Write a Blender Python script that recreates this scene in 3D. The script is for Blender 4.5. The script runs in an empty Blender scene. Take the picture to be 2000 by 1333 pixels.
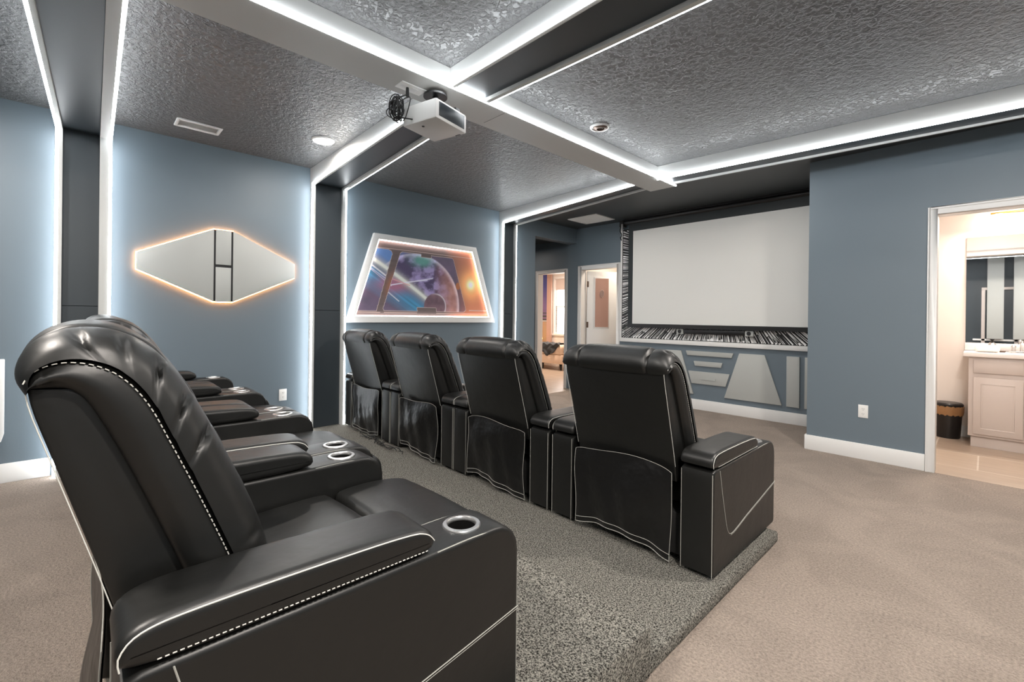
import bpy, bmesh, math, random
import numpy as np
from mathutils import Vector, Matrix
random.seed(7)
S = bpy.context.scene
C = S.collection
PI = math.pi

# ------------------------------------------------------------------ camera
yaw, pitch, roll = map(math.radians, (46.2927, -0.0809, 0.6852))
fw = Vector((-math.sin(yaw)*math.cos(pitch), math.cos(yaw)*math.cos(pitch), math.sin(pitch)))
rt = Vector((math.cos(yaw), math.sin(yaw), 0)); up = rt.cross(fw)
r2 = rt*math.cos(roll)+up*math.sin(roll); u2 = -rt*math.sin(roll)+up*math.cos(roll)
cam_d = bpy.data.cameras.new('camera'); cam = bpy.data.objects.new('camera', cam_d); C.objects.link(cam)
cam.matrix_world = Matrix(((r2.x, u2.x, -fw.x, 4.9179), (r2.y, u2.y, -fw.y, 0.0), (r2.z, u2.z, -fw.z, 1.25), (0, 0, 0, 1)))
cam_d.sensor_width = 36; cam_d.lens = 885.01/2000*36
cam_d.shift_y = -(666.5-620.46)/2000
cam_d.clip_start = 0.02
S.camera = cam
# ------------------------------------------------------------------ world, exposure
w = bpy.data.worlds.new('world'); S.world = w; w.use_nodes = True
w.node_tree.nodes['Background'].inputs[0].default_value = (0.75, 0.85, 1, 1)
w.node_tree.nodes['Background'].inputs[1].default_value = 0.6
S.view_settings.view_transform = 'Standard'; S.view_settings.look = 'None'
S.view_settings.gamma = 1; S.view_settings.exposure = 0.85
LED = 15.0         # radiance of the light strips
def lamp(kind, name, loc, power, color=(1, 1, 1), size=.1, size_y=None, rot=(0, 0, 0)):
    l = bpy.data.lights.new(name, kind); l.energy = power; l.color = color
    if kind == 'AREA':
        l.size = size
        if size_y: l.shape = 'RECTANGLE'; l.size_y = size_y
        else: l.shape = 'DISK'
    else: l.shadow_soft_size = size
    o = bpy.data.objects.new(name, l); C.objects.link(o); o.location = loc; o.rotation_euler = rot
    return o
CAN = 40
# recessed ceiling lamps; all but the first are unseen, added to brighten the room
CANS = [(0.876, 1.54), (1.35, 4.86), (3.05, 4.82), (0.9, -0.85), (5.2, 0.6), (5.2, 3.0), (6.6, 1.8), (6.6, -0.6), (3.4, -0.85)]
for x, y in CANS:
    lamp('AREA', 'can_light_beam', (x, y, 2.755), CAN*(.22 if (x < .88) else .45 if x < 1 else .19 if y > 4 else 1.0), (1, .92, .84), .15)
lamp('AREA', 'bath_bar_beam', (5.15, 6.84, 2.24), 11, (1, .88, .78), .5, .08)
lamp('AREA', 'bath_ceiling_beam', (5.0, 6.0, 2.58), 11, (1, .88, .80), .3)
lamp('AREA', 'bedroom_beam', (-2.2, 7.9, 2.6), 55, (1, .80, .66), .4)
lamp('AREA', 'hall_beam', (-1.2, 5.6, 2.5), 3, (1, .85, .75), .2)
lamp('AREA', 'closet_beam', (.75, 6.95, 2.58), 13, (1, .84, .68), .3)

# ------------------------------------------------------------------ materials
def mat(name, col, rough=.6, metal=0, spec=.5, emit=None, es=0, coat=0):
    m = bpy.data.materials.new(name); m.use_nodes = True
    b = m.node_tree.nodes['Principled BSDF']
    b.inputs['Base Color'].default_value = (*col, 1); b.inputs['Roughness'].default_value = rough
    b.inputs['Metallic'].default_value = metal; b.inputs['Specular IOR Level'].default_value = spec
    b.inputs['Coat Weight'].default_value = coat
    if emit:
        b.inputs['Emission Color'].default_value = (*emit, 1); b.inputs['Emission Strength'].default_value = es
    return m
def N(m, t, **kw):
    n = m.node_tree.nodes.new(t)
    for k, v in kw.items():
        if k in n.inputs: n.inputs[k].default_value = v
        else: setattr(n, k, v)
    return n
def link(m, a, b): m.node_tree.links.new(a, b)
def noise_bump(m, scale, strength, dist=.01, detail=3, kind='noise', rough=.5):
    tc = N(m, 'ShaderNodeTexCoord'); b = m.node_tree.nodes['Principled BSDF']
    n = N(m, 'ShaderNodeTexNoise', Scale=scale, Detail=detail, Roughness=rough)
    link(m, tc.outputs['Object'], n.inputs['Vector'])
    bp = N(m, 'ShaderNodeBump', Strength=strength, Distance=dist)
    link(m, n.outputs['Fac'], bp.inputs['Height']); link(m, bp.outputs['Normal'], b.inputs['Normal'])
    return n, tc, bp
def ramp_color(m, n, c0, c1, p0=.35, p1=.65):
    r = N(m, 'ShaderNodeValToRGB'); e = r.color_ramp.elements
    e[0].position = p0; e[0].color = (*c0, 1); e[1].position = p1; e[1].color = (*c1, 1)
    link(m, n.outputs['Fac'], r.inputs['Fac']); link(m, r.outputs['Color'], m.node_tree.nodes['Principled BSDF'].inputs['Base Color'])
    return r
M = {}
M['wall'] = mat('blue_grey_wall', (.140, .180, .214), .5); noise_bump(M['wall'], 90, .06, .004)
M['wall_dark'] = mat('dark_slate_panel', (.036, .047, .056), .42)
M['cream'] = mat('cream_wall', (.78, .72, .67), .7); noise_bump(M['cream'], 90, .05, .004)
M['white'] = mat('white_trim', (.78, .78, .77), .4)
M['board'] = mat('pale_grey_board', (.55, .56, .55), .5); noise_bump(M['board'], 120, .04, .003)
M['panelgrey'] = mat('pale_sage_panel', (.44, .455, .44), .5)
M['led'] = mat('led_strip_glow', (1, 1, 1), .5, emit=(.93, .97, 1), es=LED)
M['ledwarm'] = mat('warm_led_glow', (1, .7, .5), .5, emit=(1, .40, .14), es=22)
M['ledpink'] = mat('rosy_led_glow', (1, .9, .85), .5, emit=(1, .84, .76), es=6)
# knock-down textured ceiling
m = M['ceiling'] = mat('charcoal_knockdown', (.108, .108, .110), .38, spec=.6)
tc = N(m, 'ShaderNodeTexCoord'); n1 = N(m, 'ShaderNodeTexNoise', Scale=34, Detail=4, Roughness=.55, Distortion=.5)
rr = N(m, 'ShaderNodeValToRGB'); rr.color_ramp.elements[0].position = .42; rr.color_ramp.elements[1].position = .58
bp = N(m, 'ShaderNodeBump', Strength=.8, Distance=.010)
link(m, tc.outputs['Object'], n1.inputs['Vector']); link(m, n1.outputs['Fac'], rr.inputs['Fac']); link(m, rr.outputs['Color'], bp.inputs['Height'])
link(m, bp.outputs['Normal'], m.node_tree.nodes['Principled BSDF'].inputs['Normal'])
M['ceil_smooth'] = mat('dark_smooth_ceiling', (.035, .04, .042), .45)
# carpets
m = M['carpet'] = mat('beige_carpet', (.5, .42, .36), .95, spec=.1)
n, tc, b_ = noise_bump(m, 95, 1, .03, 4, rough=.75)
n2 = N(m, 'ShaderNodeTexNoise', Scale=2.2, Detail=3, Roughness=.6, Distortion=.8); link(m, tc.outputs['Object'], n2.inputs['Vector'])
r1 = N(m, 'ShaderNodeValToRGB'); e = r1.color_ramp.elements; e[0].position = .35; e[0].color = (.40, .33, .28, 1); e[1].position = .65; e[1].color = (.69, .585, .50, 1)
r2_ = N(m, 'ShaderNodeValToRGB'); e = r2_.color_ramp.elements; e[0].position = .42; e[0].color = (.88, .88, .88, 1); e[1].position = .58; e[1].color = (1, 1, 1, 1)
mx = N(m, 'ShaderNodeMix', data_type='RGBA', blend_type='MULTIPLY'); mx.inputs[0].default_value = 1
link(m, n.outputs['Fac'], r1.inputs['Fac']); link(m, n2.outputs['Fac'], r2_.inputs['Fac'])
link(m, r1.outputs['Color'], mx.inputs[6]); link(m, r2_.outputs['Color'], mx.inputs[7]); link(m, mx.outputs[2], m.node_tree.nodes['Principled BSDF'].inputs['Base Color'])
m = M['carpet_grey'] = mat('speckled_grey_carpet', (.3, .3, .28), .95, spec=.1)
n, tc, b_ = noise_bump(m, 165, 1, .03, 3, rough=.85)
ramp_color(m, n, (.022, .021, .018), (.70, .675, .60), .42, .60)
# vinyl
m = M['vinyl'] = mat('black_faux_leather', (.0065, .0067, .0063), .42, spec=.5)
n, tc, bp = noise_bump(m, 7, .12, .03, 4)
M['vinyl_soft'] = mat('black_faux_leather_flap', (.006, .006, .0062), .33, spec=.5)
noise_bump(M['vinyl_soft'], 6, .5, .04, 3)
M['stitch'] = mat('pale_thread', (.62, .62, .58), .6)
M['piping'] = mat('grey_piping', (.36, .36, .33), .5)
M['chrome'] = mat('brushed_chrome', (.62, .62, .62), .34, 1)
M['black'] = mat('satin_black', (.008, .008, .009), .35)
M['rubber'] = mat('matte_black', (.012, .012, .012), .7)
M['cup'] = mat('black_plastic_cup', (.006, .006, .006), .3)
M['proj'] = mat('white_plastic', (.72, .71, .69), .45)
M['glassdark'] = mat('dark_vent_grille', (.02, .025, .03), .3)
M['screen'] = mat('matte_screen', (.74, .75, .73), .85, spec=.1)
M['screenedge'] = mat('screen_black_border', (.018, .024, .027), .6)
M['mirror'] = mat('mirror_silver', (.92, .92, .92), .01, 1)
M['vanity'] = mat('pale_greige_paint', (.56, .50, .47), .45)
M['counter'] = mat('white_cultured_marble', (.85, .82, .80), .2)
M['brass'] = mat('brushed_brass', (.75, .42, .12), .3, 1)
M['bulb'] = mat('frosted_glass_lit', (1, 1, 1), .4, emit=(1, .9, .76), es=9)
M['canlit'] = mat('lit_diffuser', (1, 1, 1), .4, emit=(1, .90, .80), es=8)
M['canoff'] = mat('unlit_lens', (.5, .5, .5), .5)
M['bronze'] = mat('bronze_metal', (.14, .10, .08), .4, .8)
M['outlet'] = mat('outlet_plastic', (.80, .80, .78), .4)
M['slot'] = mat('socket_slot', (.05, .05, .05), .6)
M['taupe'] = mat('mauve_poster', (.42, .25, .20), .6)
M['bedding'] = mat('cream_bedding', (.78, .60, .46), .8)
M['blanket'] = mat('dark_throw', (.04, .045, .05), .8)
M['curtain'] = mat('rosy_curtain', (.62, .42, .34), .8)
M['daylight'] = mat('daylit_window_pane', (1, 1, 1), .5, emit=(1, .98, .96), es=3.2)
M['shade'] = mat('roller_blind', (.62, .54, .5), .7)
M['lampshade'] = mat('lit_lampshade', (1, .8, .3), .6, emit=(1, .70, .18), es=1.6)
M['wood'] = mat('tan_headboard', (.42, .27, .17), .6)
M['bag'] = mat('amber_bin_bag', (.30, .16, .07), .35)
# tile / plank floor
m = M['tile'] = mat('wood_look_tile', (.5, .4, .32), .35)
tc = N(m, 'ShaderNodeTexCoord'); mp = N(m, 'ShaderNodeMapping'); link(m, tc.outputs['Object'], mp.inputs['Vector'])
br = N(m, 'ShaderNodeTexBrick', Scale=1.0); br.inputs['Color1'].default_value = (.46, .37, .29, 1); br.inputs['Color2'].default_value = (.38, .30, .235, 1)
br.inputs['Mortar'].default_value = (.62, .55, .47, 1); br.inputs['Mortar Size'].default_value = .006; br.inputs['Brick Width'].default_value = .61; br.inputs['Row Height'].default_value = .61
link(m, mp.outputs['Vector'], br.inputs['Vector'])
nn = N(m, 'ShaderNodeTexNoise', Scale=3, Detail=5); mp2 = N(m, 'ShaderNodeMapping'); mp2.inputs['Scale'].default_value = (1, 7, 1)
link(m, tc.outputs['Object'], mp2.inputs['Vector']); link(m, mp2.outputs['Vector'], nn.inputs['Vector'])
rr = N(m, 'ShaderNodeValToRGB'); rr.color_ramp.elements[0].color = (.72, .72, .72, 1); rr.color_ramp.elements[1].color = (1.1, 1.1, 1.1, 1)
mx = N(m, 'ShaderNodeMix', data_type='RGBA', blend_type='MULTIPLY'); mx.inputs[0].default_value = 1
link(m, nn.outputs['Fac'], rr.inputs['Fac']); link(m, br.outputs['Color'], mx.inputs[6]); link(m, rr.outputs['Color'], mx.inputs[7])
link(m, mx.outputs[2], m.node_tree.nodes['Principled BSDF'].inputs['Base Color'])
m = M['vcol'] = mat('printed_picture', (1, 1, 1), .55, spec=.2)
va = N(m, 'ShaderNodeVertexColor', layer_name='print'); link(m, va.outputs['Color'], m.node_tree.nodes['Principled BSDF'].inputs['Base Color'])

# ------------------------------------------------------------------ mesh helpers
class MB:
    def __init__(s): s.v = []; s.f = []; s.mi = []; s.cur = 0
    def add(s, vs, fs):
        o = len(s.v); s.v += [tuple(p) for p in vs]; s.f += [tuple(o+i for i in f) for f in fs]; s.mi += [s.cur]*len(fs); return s
    def box(s, x0, x1, y0, y1, z0, z1):
        vs = [(x, y, z) for z in (z0, z1) for y in (y0, y1) for x in (x0, x1)]
        return s.add(vs, [(0, 2, 3, 1), (4, 5, 7, 6), (0, 1, 5, 4), (2, 6, 7, 3), (0, 4, 6, 2), (1, 3, 7, 5)])
    def prism(s, poly, d0, d1, axis='x'):
        n = len(poly)
        def P(p, d): return (d, p[0], p[1]) if axis == 'x' else ((p[0], d, p[1]) if axis == 'y' else (p[0], p[1], d))
        vs = [P(p, d0) for p in poly]+[P(p, d1) for p in poly]
        return s.add(vs, [tuple(range(n-1, -1, -1)), tuple(range(n, 2*n))]+[(i, (i+1) % n, n+(i+1) % n, n+i) for i in range(n)])
    def tube(s, pts, r, seg=8, closed=False, caps=True):
        pts = [Vector(p) for p in pts]; n = len(pts); base = len(s.v); prev = None
        for i, p in enumerate(pts):
            a = pts[i-1] if (i > 0 or closed) else p; b = pts[(i+1) % n] if (i < n-1 or closed) else p
            t = (b-a).normalized()
            if prev is None: prev = t.orthogonal().normalized()
            q = (prev-t*prev.dot(t)); q = q.normalized() if q.length > 1e-6 else t.orthogonal().normalized(); prev = q
            u = t.cross(q); rr = r[i] if isinstance(r, (list, tuple)) else r
            for k in range(seg):
                a_ = 2*PI*k/seg; s.v.append(tuple(p+q*math.cos(a_)*rr+u*math.sin(a_)*rr))
        fs = []
        for i in range(n if closed else n-1):
            j = (i+1) % n
            for k in range(seg):
                fs.append((base+i*seg+k, base+i*seg+(k+1) % seg, base+j*seg+(k+1) % seg, base+j*seg+k))
        if caps and not closed:
            fs.append(tuple(base+k for k in range(seg-1, -1, -1))); fs.append(tuple(base+(n-1)*seg+k for k in range(seg)))
        s.f += fs; s.mi += [s.cur]*len(fs); return s
    def lathe(s, prof, seg=24, c=(0, 0, 0), axis='z', ring=False):
        base = len(s.v); n = len(prof)
        for r, h in prof:
            for k in range(seg):
                a = 2*PI*k/seg; x, y = r*math.cos(a), r*math.sin(a)
                s.v.append((c[0]+x, c[1]+y, c[2]+h) if axis == 'z' else ((c[0]+h, c[1]+x, c[2]+y) if axis == 'x' else (c[0]+x, c[1]+h, c[2]+y)))
        fs = [(base+i*seg+k, base+i*seg+(k+1) % seg, base+(i+1)*seg+(k+1) % seg, base+(i+1)*seg+k) for i in range(n-1) for k in range(seg)]
        if ring: fs += [(base+(n-1)*seg+k, base+(n-1)*seg+(k+1) % seg, base+(k+1) % seg, base+k) for k in range(seg)]
        else: fs.append(tuple(base+k for k in range(seg-1, -1, -1))); fs.append(tuple(base+(n-1)*seg+k for k in range(seg)))
        s.f += fs; s.mi += [s.cur]*len(fs); return s
    def grid(s, P, flip=False):
        P = np.asarray(P); a, b, _ = P.shape; base = len(s.v); s.v += [tuple(map(float, p)) for p in P.reshape(-1, 3)]
        fs = []
        for i in range(a-1):
            for j in range(b-1):
                q = (base+i*b+j, base+i*b+j+1, base+(i+1)*b+j+1, base+(i+1)*b+j); fs.append(q[::-1] if flip else q)
        s.f += fs; s.mi += [s.cur]*len(fs); return s
    def build(s, name, mats, parent=None, bevel=0, smooth=False, angle=40, fix=True, loc=None):
        me = bpy.data.meshes.new(name); me.from_pydata(s.v, [], s.f); me.update()
        if not isinstance(mats, (list, tuple)): mats = [mats]
        for m in mats: me.materials.append(m)
        if len(mats) > 1: me.polygons.foreach_set('material_index', s.mi)
        if fix or bevel:
            bm = bmesh.new(); bm.from_mesh(me)
            if bevel:
                bmesh.ops.remove_doubles(bm, verts=bm.verts, dist=1e-5)
                bmesh.ops.recalc_face_normals(bm, faces=bm.faces)
                es = [e for e in bm.edges if len(e.link_faces) == 2 and e.calc_face_angle(0) > .5]
                bmesh.ops.bevel(bm, geom=es, offset=bevel, segments=2, profile=.5, affect='EDGES', clamp_overlap=True)
            elif fix: bmesh.ops.recalc_face_normals(bm, faces=bm.faces)
            bm.to_mesh(me); bm.free()
        if smooth or bevel:
            me.shade_smooth(); me.set_sharp_from_angle(angle=math.radians(angle))
        o = bpy.data.objects.new(name, me); C.objects.link(o)
        if parent: o.parent = parent
        if loc: o.location = loc
        return o
def tag(o, label=None, cat=None, group=None, kind=None):
    for k, v in (('label', label), ('category', cat), ('group', group), ('kind', kind)):
        if v: o[k] = v
    return o
def empty(name, loc, rz=0):
    o = bpy.data.objects.new(name, None); C.objects.link(o); o.location = loc; o.rotation_euler = (0, 0, rz); o.empty_display_size = .1
    return o
def copy_tree(o, parent=None):
    c = o.copy(); C.objects.link(c)
    if parent: c.parent = parent
    for ch in list(o.children): copy_tree(ch, c)
    return c
def struct(o): o['kind'] = 'structure'; return o
def resample(pts, n, closed=False):
    P = np.array(pts, float)
    if closed: P = np.vstack([P, P[:1]])
    d = np.r_[0, np.cumsum(np.linalg.norm(np.diff(P, axis=0), axis=1))]
    t = np.linspace(0, d[-1], n+(1 if closed else 0))
    Q = np.stack([np.interp(t, d, P[:, k]) for k in range(P.shape[1])], 1)
    return Q[:-1] if closed else Q
def smoothpoly(pts, n, it=2, closed=False):
    P = np.array(pts, float)
    for _ in range(it):       # Chaikin
        A, B = (P, np.roll(P, -1, 0)) if closed else (P[:-1], P[1:])
        Q = np.empty((2*len(A), P.shape[1])); Q[0::2] = .75*A+.25*B; Q[1::2] = .25*A+.75*B
        P = Q if closed else np.vstack([P[:1], Q, P[-1:]])
    return resample(P, n, closed)
def puff(mb, prof, x0, x1, r, n=48, seg=5, bulge=0.0, xs_mid=6):
    """rounded-edge extrusion of a closed (y,z) outline along x"""
    P = resample(prof, n, True)
    T = np.roll(P, -1, 0)-np.roll(P, 1, 0); T /= np.linalg.norm(T, axis=1)[:, None]+1e-9
    Nn = np.stack([T[:, 1], -T[:, 0]], 1)
    A = .5*np.sum(P[:, 0]*np.roll(P[:, 1], -1)-np.roll(P[:, 0], -1)*P[:, 1])
    if A < 0: Nn = -Nn
    st = []
    for k in range(seg+1):
        th = PI/2*k/seg; st.append((x0+r*(1-math.sin(th)) if 0 else x0+r*(1-math.cos(PI/2-th)) if 0 else x0+r*(1-math.cos(th)), r*(1-math.sin(th))))
    st = [(x0+r*(1-math.cos(PI/2*k/seg)), r*(1-math.sin(PI/2*k/seg))) for k in range(seg+1)]
    st += [(x0+r+(x1-x0-2*r)*k/xs_mid, -bulge*math.sin(PI*k/xs_mid)) for k in range(1, xs_mid)]
    st += [(x1-r*(1-math.cos(PI/2*k/seg)), r*(1-math.sin(PI/2*k/seg))) for k in range(seg, -1, -1)]
    st = [(x0, r+.004)]+st+[(x1, r+.004)]
    base = len(mb.v)
    for x, d in st:
        for p in P-Nn*d: mb.v.append((x, float(p[0]), float(p[1])))
    fs = []
    for i in range(len(st)-1):
        for k in range(n): fs.append((base+i*n+k, base+i*n+(k+1) % n, base+(i+1)*n+(k+1) % n, base+(i+1)*n+k))
    fs.append(tuple(base+k for k in range(n-1, -1, -1))); fs.append(tuple(base+(len(st)-1)*n+k for k in range(n)))
    mb.f += fs; mb.mi += [mb.cur]*len(fs); return mb
def band(mb, A, B, X, r=.012, bulge=.0, n=60):
    """solid between two (y,z) curves A (rear) and B (front), X half width, rounded side edges"""
    A = smoothpoly(A, n, 2); B = smoothpoly(B, n, 2); R = []
    for a, b in zip(A, B):
        L_ = max(np.linalg.norm(b-a), 1e-4); e = min(.45, r/L_)
        side = [(0, -r), (e*.3, -r*.3), (e, 0), (.35, bulge*.8), (.5, bulge), (.65, bulge*.8), (1-e, 0), (1-e*.3, -r*.3), (1, -r)]
        row = [(X+d, *(a+(b-a)*m)) for m, d in side]+[(-X-d, *(a+(b-a)*m)) for m, d in side[::-1]]
        R.append(row+[row[0]])
    k = len(R[0]); base = len(mb.v); mb.grid(R)
    mb.f += [tuple(base+i for i in range(k-1)), tuple(base+(n-1)*k+i for i in range(k-2, -1, -1))]; mb.mi += [mb.cur]*2
    return mb
def roundrect(y0, y1, z0, z1, r, n=5):
    rs = r if isinstance(r, (list, tuple)) else [r]*4   # order: y0z0, y1z0, y1z1, y0z1
    out = []
    for (cy, cz, a0, rr) in ((y0+rs[0], z0+rs[0], PI, rs[0]), (y1-rs[1], z0+rs[1], 1.5*PI, rs[1]), (y1-rs[2], z1-rs[2], 0, rs[2]), (y0+rs[3], z1-rs[3], .5*PI, rs[3])):
        for k in range(n+1):
            a = a0+PI/2*k/n; out.append((cy+rr*math.cos(a), cz+rr*math.sin(a)))
    return out
def stitches(mb, pts, dash=.007, gap=.004, r=.0011, seg=5):
    P = np.array(pts, float); L = np.linalg.norm(np.diff(P, axis=0), axis=1).sum(); n = max(1, int(L/(dash+gap)))
    Q = resample(P, n*10+1)
    k = max(2, int(10*dash/(dash+gap)))
    for i in range(n): mb.tube([Q[i*10], Q[i*10+k//2], Q[i*10+k]], r, seg)
    return mb

# ------------------------------------------------------------------ the room
H = 2.784; YR = 5.132; YS = 6.23; BY = -1.6; XR = 7.6; OP = 5.19; HB = 2.53; XA = 3.72
struct(MB().box(-.02, XR, BY, YR, -.1, 0).box(-.02, XA, YR, YS, -.1, 0).build('floor', M['carpet']))
struct(MB().box(0, XR, BY, 4.45, H, H+.1).build('ceiling', M['ceiling']))
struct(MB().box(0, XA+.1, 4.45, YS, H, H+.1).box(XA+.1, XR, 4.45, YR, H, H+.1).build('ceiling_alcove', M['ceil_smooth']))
struct(MB().box(-.17, 0, BY, OP, 0, H).box(-.17, 0, OP, YS, HB, H).build('wall_left', M['wall']))
struct(MB().box(-.17, XR+.1, BY-.1, BY, 0, H).build('wall_back', M['wall_dark']))
struct(MB().box(XR, XR+.1, BY, YR, 0, H).build('wall_far_right', M['wall']))
# wall with the bathroom doorway
DX0, DX1, DH = 4.635, 5.44, 2.14
struct(MB().box(XA, DX0-.02, YR, YR+.12, 0, H).box(DX1+.02, XR, YR, YR+.12, 0, H).box(DX0-.02, DX1+.02, YR, YR+.12, DH+.02, H).box(XA, XA+.1, YR+.12, YS, 0, H).build('wall_right', M['wall']))
# screen wall with its two door openings
B0, B1, BH = -.905, -.225, 2.07      # bedroom door opening
C0, C1, CH = .105, .85, 2.085        # closet door opening
sw = MB()
for a, b in ((-1.9, B0), (B1, C0), (C1, XA)): sw.box(a, b, YS, YS+.12, 0, H)
sw.box(B0, B1, YS, YS+.12, BH, H); sw.box(C0, C1, YS, YS+.12, CH, H)
struct(sw.build('wall_screen', M['wall']))
def casing(name, x0, x1, top, y, w=.06, d=.018, sgn=-1, jamb=.12, jy=None):
    mb = MB()
    a, b = (y-d, y) if sgn < 0 else (y, y+d)
    def pc(x0_, x1_, z0, z1):
        mb.box(x0_, x1_, a, b, z0, z1)
    pc(x0-w, x0, 0, top+w); pc(x1, x1+w, 0, top+w); pc(x0, x1, top, top+w)
    pc2 = (y-d-.007, y-d) if sgn < 0 else (y+d, y+d+.007)
    mb.box(x0-w, x0-w+.018, *pc2, 0, top+w); mb.box(x1+w-.018, x1+w, *pc2, 0, top+w); mb.box(x0-w+.018, x1+w-.018, *pc2, top+w-.018, top+w)
    j0, j1 = jy
    mb.box(x0-.02, x0, j0, j1, 0, top+.02); mb.box(x1, x1+.02, j0, j1, 0, top+.02); mb.box(x0, x1, j0, j1, top, top+.02)
    return struct(mb.build(name, M['white'], bevel=.003))
casing('door_1', DX0, DX1, DH, YR, jy=(YR, YR+.12))
casing('door_2', C0+.02, C1-.02, CH-.02, YS, .07, jy=(YS, YS+.12))
casing('door_3', B0+.02, B1-.02, BH-.02, YS, .06, jy=(YS, YS+.12))
def baseboard(name, x0, x1, y0, y1, h=.14):
    mb = MB().box(x0, x1, y0, y1, 0, h); return struct(mb.build(name, M['white'], bevel=.004))
baseboard('baseboard_right', XA-.015, DX0-.062, YR-.016, YR)
baseboard('baseboard_far_right', DX1+.062, XR, YR-.016, YR)
baseboard('baseboard_screen', C1+.062, XA, YS-.052, YS-.036)
baseboard('baseboard_return', XA-.015, XA, YR, YS-.055)
for nm, a, b in (('baseboard_left', BY, -.15), ('baseboard_left_middle', .19, 1.735), ('baseboard_left_picture', 2.13, 4.40), ('baseboard_left_far', 4.70, OP)):
    baseboard(nm, 0, .016, a, b)

# --- ceiling beams with light strips: channels of two boards with a dark recess between them
def board(mb, a, b, side, t=.022, zt=H-.002):
    """vertical board from plan point a to b, bottom heights a[2], b[2]; thickness t toward side (+1/-1 in y)"""
    vs = []
    for p in (a, b):
        for dy in (0, side*t):
            for z in (p[2], zt): vs.append((p[0], p[1]+dy, z))
    mb.add(vs, [(0, 1, 5, 4), (2, 6, 7, 3), (0, 4, 6, 2), (1, 3, 7, 5), (0, 2, 3, 1), (4, 5, 7, 6)])
def strip(mb, a, b, s=.011):
    mb.tube([a, b], s*1.15, 6)
def beam(name, near, far, wall=True, x_wall=.10, rn=.009, rf=.009, rfv=None, tf=.03, dz=.006):
    """near/far: lists of (x, y, zbottom) plan points of the two boards (near = lower y)"""
    mb = MB(); led = MB(); rec = MB()
    for pts, side in ((near, 1), (far, -1)):
        rr_ = rn if side > 0 else rf; rv = rn if side > 0 else (rfv or rf); tt = .022 if side > 0 else tf
        for a, b in zip(pts[:-1], pts[1:]): board(mb, a, b, side, tt)
        if wall:
            y = pts[0][1]; mb.box(0.001, x_wall, min(y, y+side*tt), max(y, y+side*tt), 0.002, H-.002)
            z0 = pts[0][2]
            led.tube([(x_wall-.005, y-side*.009, .005), (x_wall-.005, y-side*.009, z0+.006)], rv, 6)
        for a, b in zip(pts[:-1], pts[1:]):
            xa = x_wall-.005 if (wall and a is pts[0]) else a[0]
            if rr_: led.tube([(xa, a[1]-side*.009, a[2]+dz), (b[0], b[1]-side*.009, b[2]+dz)], rr_, 6)
    na, fa = near[0], far[0]; nb, fb = near[-1], far[-1]
    x0 = 0.06 if wall else na[0]
    xs_ = sorted(set([x0]+[p[0] for p in near[1:]]+[p[0] for p in far[1:]])); pa, pb = np.array(near), np.array(far)
    for xa, xb in zip(xs_[:-1], xs_[1:]):
        q = [(x, f_) for x, f_ in ((xa, 0), (xb, 0))]
        ya, yb_ = np.interp(xa, pa[:, 0], pa[:, 1])+.022, np.interp(xb, pa[:, 0], pa[:, 1])+.022
        yc, yd = np.interp(xb, pb[:, 0], pb[:, 1])-tf, np.interp(xa, pb[:, 0], pb[:, 1])-tf
        za, zb = np.interp([xa, xb], pa[:, 0], pa[:, 2])+.024
        rec.add([(xa, ya, za), (xb, yb_, zb), (xb, yc, zb), (xa, yd, za), (xa, ya, za+.012), (xb, yb_, zb+.012), (xb, yc, zb+.012), (xa, yd, za+.012)],
                [(0, 3, 2, 1), (4, 5, 6, 7), (0, 1, 5, 4), (1, 2, 6, 5), (2, 3, 7, 6), (3, 0, 4, 7)])
    if wall:
        zr = na[2]+.024; rec.box(.042, .06, na[1]+.022, fa[1]-tf, 0.002, 1.293); rec.box(.042, .06, na[1]+.022, fa[1]-tf, 1.297, zr)
    o = struct(mb.build(name, M['board'])); rec.build('recess_panel', M['wall_dark'], o)
    led.build('led_strip', M['led'], o, smooth=True)
    return o
LX0, LX1, LZ = 2.33, 2.62, 2.66
beam('trim_1', [(.1, -.12, 2.62), (LX0, -.19, 2.65)], [(.1, .165, 2.62), (LX0, .13, 2.65)], tf=.055)
beam('trim_2', [(.1, 1.745, 2.60), (LX0, 1.685, LZ)], [(.1, 2.085, 2.60), (LX0, 1.955, LZ)], rf=.005, rfv=.008)
beam('trim_3', [(.1, 4.42, 2.60), (LX0, 4.25, LZ)], [(.1, 4.675, 2.60), (LX0, 4.49, LZ)], rf=0, rfv=.005, tf=.02)
beam('trim_4', [(LX1, -.19, 2.65), (XR, -.19, 2.65)], [(LX1, .13, 2.65), (XR, .13, 2.65)], False)
beam('trim_5', [(LX1, 1.645, LZ), (3.72, 1.635, 2.65), (XR, 1.62, 2.65)], [(LX1, 1.945, LZ), (4.04, 1.985, 2.65), (XR, 2.06, 2.65)], False, rf=.005)
beam('trim_6', [(LX1, 4.20, LZ), (5.07, 4.365, 2.65), (XR, 4.48, 2.65)], [(LX1, 4.50, LZ), (5.085, 4.67, 2.658), (XR, 4.84, 2.658)], False, rf=0, tf=.015, dz=-.010)
o = struct(MB().box(LX0, LX1, BY, 4.58, LZ, H-.002).build('trim_7', M['board']))
led = MB()
led.tube([(LX1+.009, BY, LZ+.005), (LX1+.009, 4.57, LZ+.005)], .009, 6)
led.build('led_strip', M['led'], o, smooth=True)
# seams of the boards on the underside of the long beam
MB().box(LX0+.05, LX1-.02, 2.118, 2.121, LZ-.0008, LZ+.001).build('board_joint', M['wall_dark'], o)

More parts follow.
